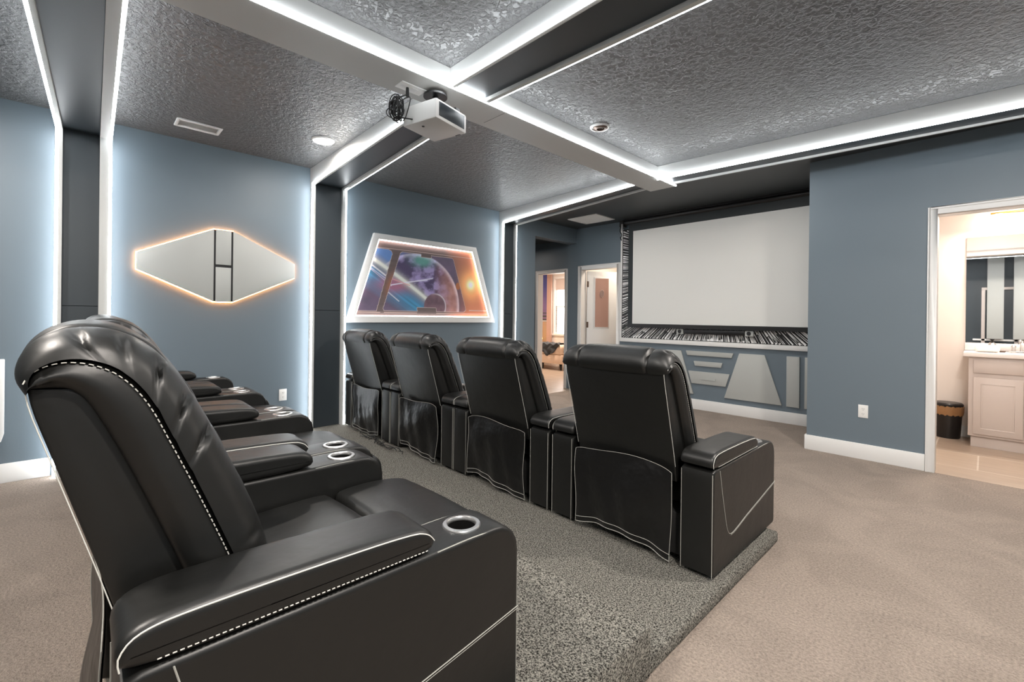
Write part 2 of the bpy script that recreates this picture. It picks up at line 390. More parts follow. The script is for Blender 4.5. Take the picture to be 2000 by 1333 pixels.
# --- low carpeted platform and the riser step behind it
def carpet_slab(name, x1, y0, y1, h, x0=.10):
    nx, ny = 60, 24; mb = MB()
    return struct(MB().box(x0, x1, y0, y1, 0, h).build(name, M['carpet_grey'], bevel=.012))
carpet_slab('floor_platform', 4.12, 1.45, 2.86, .06, .02)
carpet_slab('floor_riser', 4.125, .075, 1.45, .18, .105)

# ------------------------------------------------------------------ recliners
W2 = .48                      # half width
AI = .325                     # inner edge of the arm
shell_edge = [(.03, .40), (.017, .476), (-.015, .594), (-.05, .716), (-.083, .831), (-.104, .904), (-.109, .938)]
bol = [(-.109, .94), (-.065, .940), (-.045, .928), (-.025, .894), (.011, .813), (.057, .695), (.116, .536), (.15, .42)]
seam = [(-.106, .940), (-.106, .956), (-.099, .973), (-.078, .986), (-.052, .990), (-.019, .983), (.017, .96), (.055, .908), (.088, .828), (.14, .703), (.207, .526), (.235, .44)]
outer = [(-.112, .925), (-.128, .955), (-.122, .992), (-.10, 1.024), (-.055, 1.042), (.0, 1.038), (.052, 1.008), (.100, .948), (.140, .872), (.192, .757), (.243, .634), (.275, .53), (.285, .43)]
def back_front():
    """the padded front and head roll: a centre pillow between two gathered side wings"""
    nx, nt = 97, 110
    so = smoothpoly(outer, nt, 2); ss = smoothpoly(seam, nt, 1)
    cen = np.array([.03, .75])
    P = np.zeros((nx, nt, 3)); xs = np.linspace(-1, 1, nx)
    rnd = np.random.RandomState(3)
    pleats = [(.16, .8), (.235, .55), (.32, 1.), (.415, 1.), (.51, .9), (.80, .3), (.85, .35), (.90, .3)]
    t = np.linspace(0, 1, nt)
    for i, u in enumerate(xs):
        a = abs(u); x = u*.318
        edge = max(0, (a-.74)/.26); h = math.sqrt(max(0, 1-edge**2.2))
        xx = x
        groove = .42*math.exp(-((a-.64)/.024)**2)
        crown = .17*math.cos(min(a/.64, 1)*PI/2)**.4 if a < .64 else .03*math.sin(min(1, (a-.64)/.36)*PI)
        hh = h*(1-groove*np.clip(1.35-t*1.5, .25, 1))+crown*(t < 2)
        H_ = np.ones(nt)*hh
        if a > .62:
            for tk, amp in pleats:
                wgt = math.exp(-((a-.93)/.085)**2)
                H_ -= .25*amp*wgt*np.exp(-((t-tk-.10*(1-a))/.0075)**2)
                H_ += .03*amp*wgt*np.exp(-((t-tk-.025-.10*(1-a))/.016)**2)
        else:
            H_ -= .03*np.sin(t*46+u*5)*np.exp(-((a-.60)/.10)**2)
            # horizontal seam of the pillow over the head roll and lumbar folds
            H_ -= .14*np.exp(-((t-.50)/.008)**2)+.10*np.exp(-((t-.76)/.008)**2)
        H_ = np.maximum(H_, -.0) if a > .62 else H_
        Q = ss+(so-ss)*H_[:, None]
        # end of surface at the sides: curl inward to the seam line
        P[i, :, 0] = xx; P[i, :, 1:] = Q
    return MB().grid(P)
def arm_mesh(side):
    """box arm with rounded front; outer face toward side"""
    a, b = sorted((side*AI, side*W2))
    mb = MB(); puff(mb, roundrect(0.0, .86, .015, .50, [.012, .02, .085, .025]), a, b, .012, n=96, seg=3, xs_mid=2)
    o = mb.build('armrest', M['vinyl'], smooth=True, angle=50)
    cut = MB().lathe([(.040, -.10), (.043, .05)], 40, (side*(AI+W2)/2, .715, .50)).build('cut', M['cup'])
    md = o.modifiers.new('b', 'BOOLEAN'); md.object = cut; md.operation = 'DIFFERENCE'; md.solver = 'EXACT'
    dg = bpy.context.evaluated_depsgraph_get(); me = bpy.data.meshes.new_from_object(o.evaluated_get(dg))
    o.modifiers.clear(); o.data = me; bpy.data.objects.remove(cut)
    me.materials.clear(); me.materials.append(M['vinyl'])
    me.shade_smooth(); me.set_sharp_from_angle(angle=math.radians(35))
    return o
def flap_mesh(seed, w=.285, top=.475, bot=.045, out=.0):
    r = np.random.RandomState(seed); nx, nz = 40, 30
    P = np.zeros((nx, nz, 3)); ph = r.rand(6)*6.28
    for i in range(nx):
        u = i/(nx-1)*2-1
        for j in range(nz):
            v = j/(nz-1)
            y = -.012-out*v-.018*math.sin(v*PI)*(1-abs(u)**3)+v*(.011*math.sin(u*5+ph[0]+v*2)+.007*math.sin(u*11+ph[1]-v*3))+.006*math.sin(v*7+u*3+ph[2])*(1-v*.3)
            z = top-(top-bot)*v-.012*(1-abs(u))*(1-v)*0+v*.022*math.sin(u*2.2+ph[3])+(1-v)*.010*math.sin(u*3+ph[4])-.018*(abs(u)**8)*(1-v)
            P[i, j] = (u*w*(1+.02*math.sin(v*5+ph[5])), y, z)
    return P
def make_recliner(seed):
    root = empty('recliner', (0, 0, 0))
    # frame under the seat
    MB().box(-AI-.01, AI+.01, .06, .80, .03, .24).build('base_frame', M['rubber'], root, bevel=.01)
    for sx in (-1, 1):
        for yy in (.06, .78):
            MB().lathe([(.018, 0), (.022, .03)], 12, (sx*.42, yy, 0)).build('foot', M['rubber'], root, smooth=True)
    # seat cushion, footrest
    mb = MB(); puff(mb, smoothpoly([(.10, .24), (.60, .24), (.635, .30), (.638, .385), (.61, .408), (.40, .398), (.20, .385), (.10, .36)], 60, 2, True), -AI, AI, .035, n=60, bulge=.012)
    mb.build('seat', M['vinyl'], root, smooth=True, angle=60)
    mb = MB(); puff(mb, smoothpoly([(.645, .26), (.652, .385), (.665, .402), (.80, .408), (.93, .392), (.972, .365), (.985, .30), (.965, .08), (.93, .07), (.92, .22), (.75, .25)], 80, 1, True), -AI+.006, AI-.006, .022, n=70, bulge=.008)
    mb.build('footrest', M['vinyl'], root, smooth=True, angle=60)
    # back: rear shell, side bolsters, padded front
    mb = MB(); band(mb, shell_edge[::-1], [(-.050, .934), (-.030, .922), (-.012, .888), (.024, .808), (.070, .690), (.130, .530), (.165, .41)], .292, .006)
    sh = mb.build('back_shell', M['vinyl'], root, smooth=True, angle=50)
    mb = MB(); band(mb, bol, seam, .312, .014, .008, 90); mb.build('side_bolster', M['vinyl'], root, smooth=True, angle=70)
    bf = back_front().build('back_cushion', M['vinyl'], root, smooth=True, angle=75, fix=True)
    for sx in (-1, 1):
        mb = MB(); sm = smoothpoly(seam[1:], 60, 2); x = sx*.3130
        stitches(mb, [(x, p[0]-.006, p[1]-.006) for p in sm], .0075, .004, .0011); mb.build('stitching', M['stitch'], bf)
        mb = MB(); mb.tube([(sx*.293, p[0]-.0025, p[1]) for p in smoothpoly(shell_edge[1:], 20, 1)], .0011, 5); mb.build('edge_piping', M['stitch'], sh)
    # arms
    for sx in (-1, 1):
        arm = arm_mesh(sx); arm.parent = root
        a, b = sorted((sx*(AI-.004), sx*(W2+.002)))
        mb = MB(); puff(mb, smoothpoly([(.0, .50), (-.006, .545), (.02, .572), (.08, .580), (.30, .578), (.52, .572), (.565, .560), (.583, .535), (.578, .502), (.3, .501)], 90, 2, True), a, b, .018, n=90, seg=4)
        pad = mb.build('armrest_pad', M['vinyl'], arm, smooth=True, angle=60)
        mb = MB(); pts = [(.004, .515), (.0, .538), (.022, .566), (.08, .574), (.30, .572), (.52, .566), (.562, .552), (.577, .532)]
        sp = smoothpoly(pts, 60, 2)
        mb.tube([(sx*(W2-.001), p[0], p[1]-.002) for p in sp], .0014, 5); stitches(mb, [(sx*(AI+.010), p[0]+.001, p[1]+.0035) for p in sp[14:]], .006, .004, .0011)
        stitches(mb, [(sx*(W2+.003), p, .514) for p in np.linspace(.05, .56, 30)], .006, .004, .0011)
        mb.build('pad_piping', M['stitch'], pad)
        cx = sx*(AI+W2)/2
        mb = MB(); mb.lathe([(.0385, -.006), (.0385, .002), (.041, .0055), (.050, .0045), (.0525, .001), (.0525, -.001), (.041, -.001)], 40, (cx, .715, .50), ring=True)
        rg = mb.build('cup_ring', M['chrome'], arm, smooth=True, angle=40)
        mb = MB(); mb.grid([[(cx+r*math.cos(a_), .715+r*math.sin(a_), .50+z) for a_ in np.linspace(0, 2*PI, 33)] for r, z in ((.0395, .0), (.0385, -.03), (.037, -.09), (.0, -.092))], flip=True)
        mb.build('cup_well', M['cup'], rg, smooth=True, fix=False)
        # piping and swoosh seam on the outer and rear edges
        mb = MB(); X = sx*(W2+.0008)
        edge = [(.588, .492), (.70, .494), (.775, .488), (.83, .462), (.853, .42), (.857, .36), (.857, .02)]
        mb.tube([(sx*(W2-.004), p[0], p[1]+.004) for p in smoothpoly(edge, 50, 2)], .0014, 5)
        mb.tube([(sx*(AI+.004), p[0], p[1]+.004) for p in smoothpoly(edge, 50, 2)], .0011, 5)
        mb.tube([(X, p[0], p[1]) for p in smoothpoly([(.072, .49), (.095, .40), (.135, .27), (.165, .185), (.20, .155), (.26, .158), (.40, .185), (.60, .215), (.858, .255)], 60, 2)], .0016, 5)
        mb.tube([(X, p[0], p[1]) for p in smoothpoly([(.21, .150), (.26, .151), (.40, .178), (.60, .208), (.858, .248)], 40, 2)], .0008, 5)
        mb.tube([(sx*(W2-.003), -.001, z) for z in (.02, .25, .485)], .0018, 5); mb.tube([(sx*(AI+.006), -.001, z) for z in (.02, .25, .485)], .0014, 5)
        mb.build('seam_piping', M['piping'], arm)
    # loose rear flap
    P = flap_mesh(seed)
    mb = MB(); mb.grid(P); P2 = P.copy(); P2[:, :, 1] += .003; mb.grid(P2, flip=True)
    fl = mb.build('rear_flap', M['vinyl_soft'], root, smooth=True, angle=80, fix=False)
    mb = MB(); off = np.array([0, -.002, 0])
    mb.tube(P[:, -1]+off, .0018, 5); mb.tube(P[:, -3]+off, .0014, 5); mb.tube(P[:, 0]+off, .0012, 5); mb.tube(P[-1]+off, .0014, 5); mb.tube(P[0]+off, .0014, 5)
    mb.build('hem_stitching', M['piping'], fl)
    return root
backlabs = ['nearest black recliner of the back row, its whole side facing the camera',
            'second black recliner of the back row, its head roll peeking over the nearest one',
            'third black recliner of the back row, only its arms and seat showing',
            'farthest black recliner of the back row, beside the wall below the lit hexagon']
frontlabs = ['rightmost black recliner of the front row, its end arm beside the beige carpet',
             'front-row black recliner seen from behind, directly left of the rightmost one',
             'front-row black recliner seen from behind, second from the left wall',
             'black recliner at the left end of the front row, under the space picture']
protos = [make_recliner(s) for s in (1, 2, 3, 4)]
fx = [3.597, 2.605, 1.634, .664]; bx = [3.522, 2.53, 1.56, .592]
for i, pr_ in enumerate(protos):
    pr_.location = (fx[i], 2.07, .06); tag(pr_, frontlabs[i], 'recliner', 'front row of home cinema recliners')
    c = copy_tree(pr_); c.location = (bx[i], .05+(0, .065, .09, .10)[i], .18); c.rotation_euler = (0, 0, math.radians((-.6, -2, -1, 0)[i]))
    tag(c, backlabs[i], 'recliner', 'back row of home cinema recliners')
# cables trailing under the left front recliners
mb = MB(); r = random.Random(5)
for k in range(7):
    x = .62+.09*k; pts = []
    for j in range(9):
        pts.append((x+.05*j+r.uniform(-.03, .03), 2.02-.03*math.sin(j*.9+k)-.02*k*.3+r.uniform(-.02, .02), .068+abs(math.sin(j*1.1+k))*.05*r.random()))
    mb.tube(smoothpoly(pts, 40, 3), .003, 6)
tag(mb.build('power_cables', M['rubber'], smooth=True), 'tangled black cables on the grey carpet behind the left front recliners', 'cable')

# ------------------------------------------------------------------ wall pieces, left wall
# backlit hexagonal panel
hexp = [(.34, 1.612), (.34, 1.752), (.888, 2.020), (1.038, 2.020), (1.588, 1.758), (1.588, 1.618), (1.038, 1.356), (.888, 1.356)]
root = empty('hexagon_panel', (0, .963, 1.688))
def local(poly, cy, cz): return [(p[0]-cy, p[1]-cz) for p in poly]
L = lambda poly: local(poly, .963, 1.688)
def pieces(poly, x0, x1): return MB().prism(L(poly), x0, x1)
pieces([(.34, 1.612), (.34, 1.752), (.886, 2.019), (.886, 1.357)], .030, .045).build('side_wing', M['panelgrey'], root, bevel=.002)
pieces([(1.040, 1.357), (1.040, 2.019), (1.588, 1.758), (1.588, 1.618)], .030, .045).build('side_wing', M['panelgrey'], root, bevel=.002)
pieces([(.902, 1.698), (1.024, 1.698), (1.024, 2.019), (.902, 2.019)], .030, .045).build('centre_block', M['panelgrey'], root, bevel=.002)
pieces([(.902, 1.357), (1.024, 1.357), (1.024, 1.674), (.902, 1.674)], .030, .045).build('centre_block', M['panelgrey'], root, bevel=.002)
cc = L(hexp); ins = [(p[0]*.985, p[1]*.975) for p in cc]
MB().prism([(p[0]*.94, p[1]*.93) for p in cc], .003, .030).build('backing', M['wall_dark'], root)
MB().prism([(p[0], p[1]) for p in L([(.884, 1.359), (1.042, 1.359), (1.042, 2.017), (.884, 2.017)])], .0302, .034).build('backing_face', M['black'], root)
mb = MB(); mb.tube([(.018, p[0]*1.002, p[1]*1.004) for p in cc], .0045, 6, closed=True); mb.build('warm_led_strip', M['ledwarm'], root)
tag(root, 'pale hexagonal wall panel with black H lines and orange backlight', 'wall panel')

# space picture in a trapezoid light box
root = empty('space_picture', (0, 3.205, 1.685)); L2 = lambda poly: local(poly, 3.205, 1.685)
O4 = L2([(2.127, 1.165), (4.32, 1.165), (3.959, 2.201), (2.453, 2.201)]); I4 = L2([(2.232, 1.236), (4.218, 1.236), (3.898, 2.136), (2.510, 2.136)])
mb = MB()
vs = [(x, *p) for x in (.002, .045) for p in O4]+[(x, *p) for x in (.002, .045) for p in I4]
fs = []
for i in range(4):
    j = (i+1) % 4
    fs += [(4+i, 4+j, 12+j, 12+i), (i, 8+i, 8+j, j), (i, j, 4+j, 4+i), (8+i, 12+i, 12+j, 8+j)]
mb.add(vs, fs); mb.build('frame', M['white'], root, bevel=.003)
mb = MB(); mb.tube([(.034, p[0]*.990, p[1]*.984) for p in I4], .006, 6, closed=True); mb.build('rosy_led_strip', M['ledpink'], root)
# printed picture: colours worked out per vertex
ny, nz = 330, 170
u = np.linspace(0, 1, ny)[:, None]*np.ones((1, nz)); v = np.linspace(0, 1, nz)[None]*np.ones((ny, 1))
yl = I4[0][0]+(I4[3][0]-I4[0][0])*v; yr = I4[1][0]+(I4[2][0]-I4[1][0])*v
Yg = yl+(yr-yl)*u; Zg = I4[0][1]+(I4[2][1]-I4[0][1])*v
def vnoise(x, y, seed=0, octv=4):
    r = np.random.RandomState(seed); T = r.rand(64, 64); out = 0; amp = .5
    for o_ in range(octv):
        xi = np.floor(x).astype(int); yi = np.floor(y).astype(int); fx_ = x-xi; fy_ = y-yi; fx_ = fx_*fx_*(3-2*fx_); fy_ = fy_*fy_*(3-2*fy_)
        g = lambda a, b: T[a % 64, b % 64]
        out = out+amp*((g(xi, yi)*(1-fx_)+g(xi+1, yi)*fx_)*(1-fy_)+(g(xi, yi+1)*(1-fx_)+g(xi+1, yi+1)*fx_)*fy_)
        x = x*2.03+11; y = y*2.03+7; amp *= .5
    return out
col = np.zeros((ny, nz, 3)); K = lambda c: np.array(c)[None, None, :]
mixc = lambda a, b, t: a*(1-t[..., None])+b*t[..., None]
A_ = Yg+3.205; Z_ = Zg+1.685        # world wall coordinates
nz1 = vnoise(A_*6, Z_*9, 1); nz2 = vnoise(A_*14, Z_*14, 2)
col = K((.055, .05, .10))+K((.10, .05, .10))*nz1[..., None]
# blue sky planet left with bands
bandline = (A_-2.45)*(-.62)+(1.93)      # bright arc
d = Z_-bandline+.10*(A_-2.9)**2
col = mixc(col, K((.10, .25, .62))+0*col, np.clip((d+.05)*6, 0, 1)*np.clip((2.95-A_)*4, 0, 1))
streak = vnoise((A_+Z_*.6)*3, (Z_-A_*-.62)*40, 5)
below = np.clip((-d)*6, 0, 1)*np.clip((d+.42)*5, 0, 1)
col = mixc(col, K((.03, .20, .42))*(.5+1.1*streak[..., None])+K((.0, .06, .08)), below)
pk = np.exp(-(((A_-2.72)/.22)**2+((Z_-1.62)/.10)**2))
col = mixc(col, K((.42, .10, .18))+0*col, np.clip(pk*1.0, 0, .8))
# large planet on the right
R_ = np.hypot(A_-3.05, Z_-1.37); pl = np.clip((.66-R_)*60, 0, 1)*np.clip((d)*12+.2, 0, 1)
tex = vnoise(A_*9, Z_*11, 8, 5)
pc_ = mixc(K((.05, .03, .12))+0*col, K((.36, .30, .62))+0*col, np.clip((tex-.42)*5, 0, 1))
pc_ = mixc(pc_, K((.30, .10, .09))+.35*nz2[..., None]*K((1, .7, .6)), np.clip((A_-3.28)*3.2, 0, .95))
gr = np.exp(-(((A_-3.12)/.14)**2+((Z_-1.94)/.07)**2)); pc_ = mixc(pc_, K((.08, .36, .30))+0*col, np.clip(gr*1.2, 0, .9))
rim = np.exp(-((R_-.645)/.03)**2); pc_ = pc_+K((.55, .6, .72))*rim[..., None]*.7
col = mixc(col, pc_, pl)
arc = np.exp(-((d-.0)/.020)**2)+.5*np.exp(-((d+.0)/.06)**2); arc = arc*np.clip((3.62-A_)*3, 0, 1)
col = mixc(col, K((.80, .86, .82))+0*col, np.clip(arc, 0, 1))
# small moon
r3 = np.hypot(A_-3.32, Z_-1.37); mo = np.clip((.175-r3)*80, 0, 1)*(Z_ > 1.30)
mc = mixc(K((.07, .03, .06))+.18*nz2[..., None]*K((1, .6, .7)), K((.75, .7, .8))+0*col, np.exp(-((r3-.165)/.010)**2)*np.clip((A_-3.25)*8, 0, 1))
col = mixc(col, mc, mo)
mo2 = np.clip((.040-np.hypot(A_-3.68, (Z_-1.652)*.75))*120, 0, 1); col = mixc(col, K((.42, .13, .03))+0*col, mo2)
# thin trails of light
def trail(a, b, w_, c_):
    global col
    ax, az = a; bx_, bz = b; L_ = math.hypot(bx_-ax, bz-az); tx, tz = (bx_-ax)/L_, (bz-az)/L_
    s = (A_-ax)*tx+(Z_-az)*tz; q = -(A_-ax)*tz+(Z_-az)*tx
    col = mixc(col, K(c_)+0*col, np.clip(np.exp(-(q/w_)**2), 0, 1)*((s > 0) & (s < L_)))
trail((2.62, 1.60), (3.28, 1.73), .006, (.8, .82, 1)); trail((2.90, 1.66), (3.20, 1.70), .004, (.8, .82, 1)); trail((2.62, 1.71), (2.95, 1.62), .005, (.8, .35, .4))
trail((2.40, 1.86), (2.62, 1.72), .008, (.9, .92, 1)); trail((2.38, 1.83), (2.66, 1.66), .004, (.7, .75, 1)); trail((2.62, 1.55), (2.80, 1.42), .005, (.8, .85, .95)); trail((2.42, 1.79), (2.7, 1.6), .004, (.7, .6, .8))
# warm sun on the right window pane
sun = np.hypot(A_-3.895, Z_-1.68)
warm = np.clip((A_-3.62)*2.6, 0, 1)
col = mixc(col, K((.62, .20, .08))+0*col, np.clip(warm*np.clip(.9-0*sun, 0, 1), 0, .75)*(pl < .5))
# cabin wall around the window openings
def inpoly(poly):
    ins_ = np.ones_like(A_, bool); n = len(poly)
    for i in range(n):
        (x1, y1), (x2, y2) = poly[i], poly[(i+1) % n]; ins_ &= ((x2-x1)*(Z_-y1)-(y2-y1)*(A_-x1)) > 0
    return ins_
w1 = inpoly([(2.10, 1.295), (2.500, 1.295), (2.700, 1.985), (2.690, 2.015), (2.655, 2.030), (2.30, 2.030)])
w2 = inpoly([(2.600, 1.300), (3.785, 1.305), (3.815, 1.335), (3.600, 1.995), (3.575, 2.018), (2.830, 2.020), (2.805, 2.0), (2.585, 1.33)])
w3 = inpoly([(3.895, 1.325), (4.4, 1.325), (4.1, 2.02), (3.70, 2.02)])&False
notch = ((A_ > 3.10) & (A_ < 3.25) & (Z_ > 1.985)) | ((A_ > 3.05) & (A_ < 3.335) & (Z_ < 1.352))
win = (w1 | w2) & ~notch
cab = K((.085, .062, .065))*(1+0*col)
cab = cab*(1+.5*vnoise(A_*3, Z_*60, 4)[..., None])
cab = mixc(cab, K((.30, .21, .20))+0*col, np.clip((Z_-2.03)*10, 0, 1)*(.45+.4*vnoise(A_*2, Z_*50, 9)))
cab = mixc(cab, K((.20, .16, .16))+0*col, np.clip((1.30-Z_)*14, 0, 1))
cab = mixc(cab, K((.30, .11, .06))+0*col, np.exp(-((A_-2.72+ (1.75-Z_)*.28)/.06)**2)*np.exp(-((Z_-1.62)/.14)**2))
wm = np.clip((A_-3.45)*2.2, 0, 1); cab = mixc(cab, K((.66, .22, .11))+0*col, wm)
cab = cab+K((1.0, .55, .16))*np.exp(-(sun/.17)**2)[..., None]*1.0+K((1, .95, .85))*np.exp(-(sun/.05)**2)[..., None]*1.2
col = np.where(win[..., None], col, cab)
# fine pale outlines of the openings
def edge_of(mask):
    e = np.zeros_like(A_, bool); e[1:] |= mask[1:] != mask[:-1]; e[:, 1:] |= mask[:, 1:] != mask[:, :-1]; return e
eg = edge_of(win); col = np.where(eg[..., None], col*.2+K((.50, .42, .40)), col)
for zz, x0_, x1_ in ((1.285, 2.2, 2.55), (1.285, 2.60, 3.05), (1.285, 3.335, 4.3), (1.33, 3.87, 4.3), (2.045, 2.3, 4.2)):
    k_ = (np.abs(Z_-zz-.0) < .004) & (A_ > x0_) & (A_ < x1_); col = np.where(k_[..., None], K((.62, .48, .45))+0*col, col)
col = np.clip(col*.86+.05, 0, 1)
P = np.stack([np.full_like(Yg, .010), Yg, Zg], -1)
mb = MB().grid(P, flip=False)
pr_o = mb.build('printed_picture', M['vcol'], root, fix=False)
ca = pr_o.data.color_attributes.new('print', 'FLOAT_COLOR', 'POINT')
ca.data.foreach_set('color', np.concatenate([col.reshape(-1, 3), np.ones((ny*nz, 1))], 1).ravel().astype(np.float32))
tag(root, 'glowing trapezoid light-box picture of planets seen through a spaceship window', 'picture')

# white panel at the very left edge
root = tag(MB().prism([(-1.05, .30), (-.40, .30), (-.385, .36), (-.385, .90), (-1.05, .90)], .002, .03).build('wall_panel', M['white'], bevel=.006), 'white wall panel cut by the left edge of the photo', 'wall panel')

def outlet(loc, axis, label):
    root = empty('power_outlet', loc, 0 if axis == 'y' else PI/2)
    # face toward -y at rz=0 ; toward +x at rz = pi/2
    MB().box(-.036, .036, -.006, 0, -.058, .058).build('cover_plate', M['outlet'], root, bevel=.002)
    for dz in (-.022, .022):
        f = MB().lathe([(.0165, -.0005), (.0165, .0)], 20, (0, -.0065, dz), 'y').build('socket', M['outlet'], root, smooth=True)
        MB().box(-.007, -.005, -.0082, -.0072, dz-.004, dz+.006).box(.005, .007, -.0082, -.0072, dz-.004, dz+.006).box(-.002, .002, -.0082, -.0072, dz-.012, dz-.008).build('slot', M['slot'], f)
    return tag(root, label, 'outlet')
outlet((.0, 1.50, .432), 'x', 'white power outlet low on the left wall beyond the back row')
outlet((4.158, YR, .433), 'y', 'white power outlet low on the blue wall left of the bathroom door')

# ------------------------------------------------------------------ ceiling items
def vent(name, x0, x1, y0, y1, z, label, along='y', n=6):
    root = empty(name, ((x0+x1)/2, (y0+y1)/2, z)); a, b = (x1-x0)/2, (y1-y0)/2; f = .022
    mb = MB().box(-a, a, -b, -b+f, -.012, 0).box(-a, a, b-f, b, -.012, 0).box(-a, -a+f, -b+f, b-f, -.012, 0).box(a-f, a, -b+f, b-f, -.012, 0)
    mb.build('frame', M['white'], root, bevel=.003)
    mb = MB()
    for k in range(n):
        if along == 'y':
            x = -a+f+(2*a-2*f)*(k+.5)/n; w_ = (a-f)/n*.8; mb.add([(x-w_, -b+f, -.003), (x+w_, -b+f, -.010), (x+w_, b-f, -.010), (x-w_, b-f, -.003)], [(0, 1, 2, 3)])
        else:
            y = -b+f+(2*b-2*f)*(k+.5)/n; w_ = (b-f)/n*.8; mb.add([(-a+f, y-w_, -.003), (-a+f, y+w_, -.010), (a-f, y+w_, -.010), (a-f, y-w_, -.003)], [(0, 1, 2, 3)])
    mb.build('louvres', M['white'], root); MB().box(-a+f, a-f, -b+f, b-f, -.0016, -.0006).build('duct', M['white'], root)
    return tag(root, label, 'air vent')
vent('air_vent', .355, .53, .543, .853, H, 'narrow white air vent in the textured ceiling above the hexagon panel')
vent('air_vent', .40, .94, 5.49, 5.98, H, 'wide white return air vent in the dark ceiling near the screen', 'x', 9)
def can(x, y, lit, label, r=.095, z=H):
    root = empty('recessed_light', (x, y, z))
    MB().lathe([(r, 0), (r, -.004), (r*.92, -.012), (r*.80, -.013), (r*.76, -.004), (r*.76, 0)], 40, ring=True).build('trim_ring', M['white'], root, smooth=True)
    if lit: MB().lathe([(r*.80, -.004), (r*.76, -.016), (r*.5, -.022), (.001, -.024)], 32).build('diffuser', M['canlit'], root, smooth=True)
    else:
        MB().lathe([(r*.76, -.003), (r*.55, -.001), (.001, -.0012)], 32).build('lens', M['canoff'], root, smooth=True)
        MB().lathe([(r*.74, -.014), (r*.60, -.020), (r*.40, -.022), (r*.40, -.004), (r*.74, -.003)], 32, (r*.12, 0, 0), ring=True).build('reflector', M['bronze'], root, smooth=True)
    return tag(root, label, 'ceiling light')
can(.876, 1.54, True, 'lit round ceiling light in the dark ceiling right of the narrow vent')
can(2.76, 3.01, False, 'unlit round ceiling light in the textured ceiling right of the long beam', .078)
for (x, y), lb in zip(CANS[1:], ['alcove light hidden behind the far beam, left one', 'alcove light hidden behind the far beam, right one', 'ceiling light behind the back row near the left wall', 'ceiling light above the aisle beside the back row', 'ceiling light above the aisle right of the front row',  # alcove pair added out of view to brighten the alcove
        'ceiling light near the far right wall', 'ceiling light in the rear right corner', 'ceiling light behind the middle of the back row']):
    can(x, y, True, 'added unseen lit round '+lb, .07 if y > 4 else .095)  # made-up fittings for the unseen fill lamps
tag(MB().box(-.06, .06, -.02, .02, -.03, 0).build('sensor_box', M['white'], bevel=.004, loc=(1.80, 4.565, 2.70)), 'small white box on the far beam left of the long beam end', 'sensor')

# projector
root = empty('projector', (2.505, 1.615, 2.42), math.radians(14))
MB().box(-.138, .138, -.145, .145, 0, .12).build('body', M['proj'], root, bevel=.012)
MB().box(.1375, .1405, -.120, .120, .020, .104).build('side_grille', M['glassdark'], root, bevel=.003)
mb = MB(); mb.lathe([(.034, 0), (.034, .03), (.028, .034), (.026, .02)], 28, (-.06, .144, .062), 'y'); mb.build('lens', M['black'], root, smooth=True)
MB().lathe([(.008, -.003), (.009, 0)], 14, (-.02, -.085, 0)).build('foot', M['black'], root, smooth=True)
MB().box(.06, .10, .125, .135, -.0015, .002).build('latch', M['black'], root)
MB().lathe([(.075, .0), (.075, .012), (.05, .02), (.02, .024), (.02, .03)][::-1], 28, (0, .0, .208)).build('mount_plate', M['black'], root, smooth=True)
bpy.data.objects
mb = MB().lathe([(.018, 0), (.018, .1)], 16, (0, 0, .124)); mb.box(-.10, .10, -.012, .012, .124, .136).box(-.012, .012, -.10, .12, .124, .136).box(.07, .11, .07, .11, .124, .150)
mb.build('mount_arm', M['black'], root, bevel=.002)
tag(root, 'white projector hanging by a black mount under the long ceiling beam', 'projector')
# cable outlet plate and cable bundle
root = tag(MB().box(-.045, .045, -.085, .085, -.006, 0).build('cable_plate', M['outlet'], bevel=.002, loc=(2.445, 1.475, LZ)), 'white cable outlet plate on the beam beside the projector mount', 'outlet')
for dy in (-.05, .02): MB().box(-.02, .02, dy-.022, dy+.022, -.008, -.006).build('socket', M['white'], root, bevel=.001)
mb = MB(); r = random.Random(11); cx, cy, cz = 2.450, 1.375, 2.50
mb.tube([(2.445, 1.45, 2.652), (2.447, 1.45, 2.60)], [.009, .012], 8)
for k in range(15):
    a0 = r.uniform(0, 6.28); R1 = r.uniform(.02, .045); R2 = r.uniform(.035, .075); tl = r.uniform(-1, 1); pts = []
    oz = r.uniform(-.03, .03)
    for j in range(14):
        a = 2*PI*j/14; x = R1*math.cos(a); z = R2*math.sin(a)
        pts.append((cx+x*math.cos(a0)+r.uniform(-.006, .006), cy+x*math.sin(a0)+tl*z*.3, cz+oz+z))
    mb.tube(pts, .0032, 5, closed=True)
lo = [(cx+.03, cy, 2.53), (cx+.05, cy+.05, 2.57), (cx+.08, cy+.05, 2.555), (cx+.07, cy+.04, 2.49), (cx+.02, cy+.04, 2.42), (cx, cy, 2.44)]
mb.tube(smoothpoly(lo, 40, 3), .003, 6)
mb.tube(smoothpoly([(cx-.02, cy, 2.52), (cx-.05, cy-.04, 2.50), (cx-.03, cy-.05, 2.45), (cx, cy-.01, 2.43)], 30, 3), .0028, 6)
for dx in (-.005, .003, .010): mb.tube([(2.446+dx, 1.45, 2.61), (cx+dx*2, cy, 2.56), (cx+dx*3, cy, 2.50)], .003, 6)
mb.tube([(cx+.01, cy, 2.46), (cx+.03, cy+.02, 2.44), (2.49, 1.475, 2.45)], .004, 6)
tag(mb.build('cable_bundle', M['rubber'], smooth=True), 'coiled bundle of black cables hanging between the beam and the projector', 'cable')

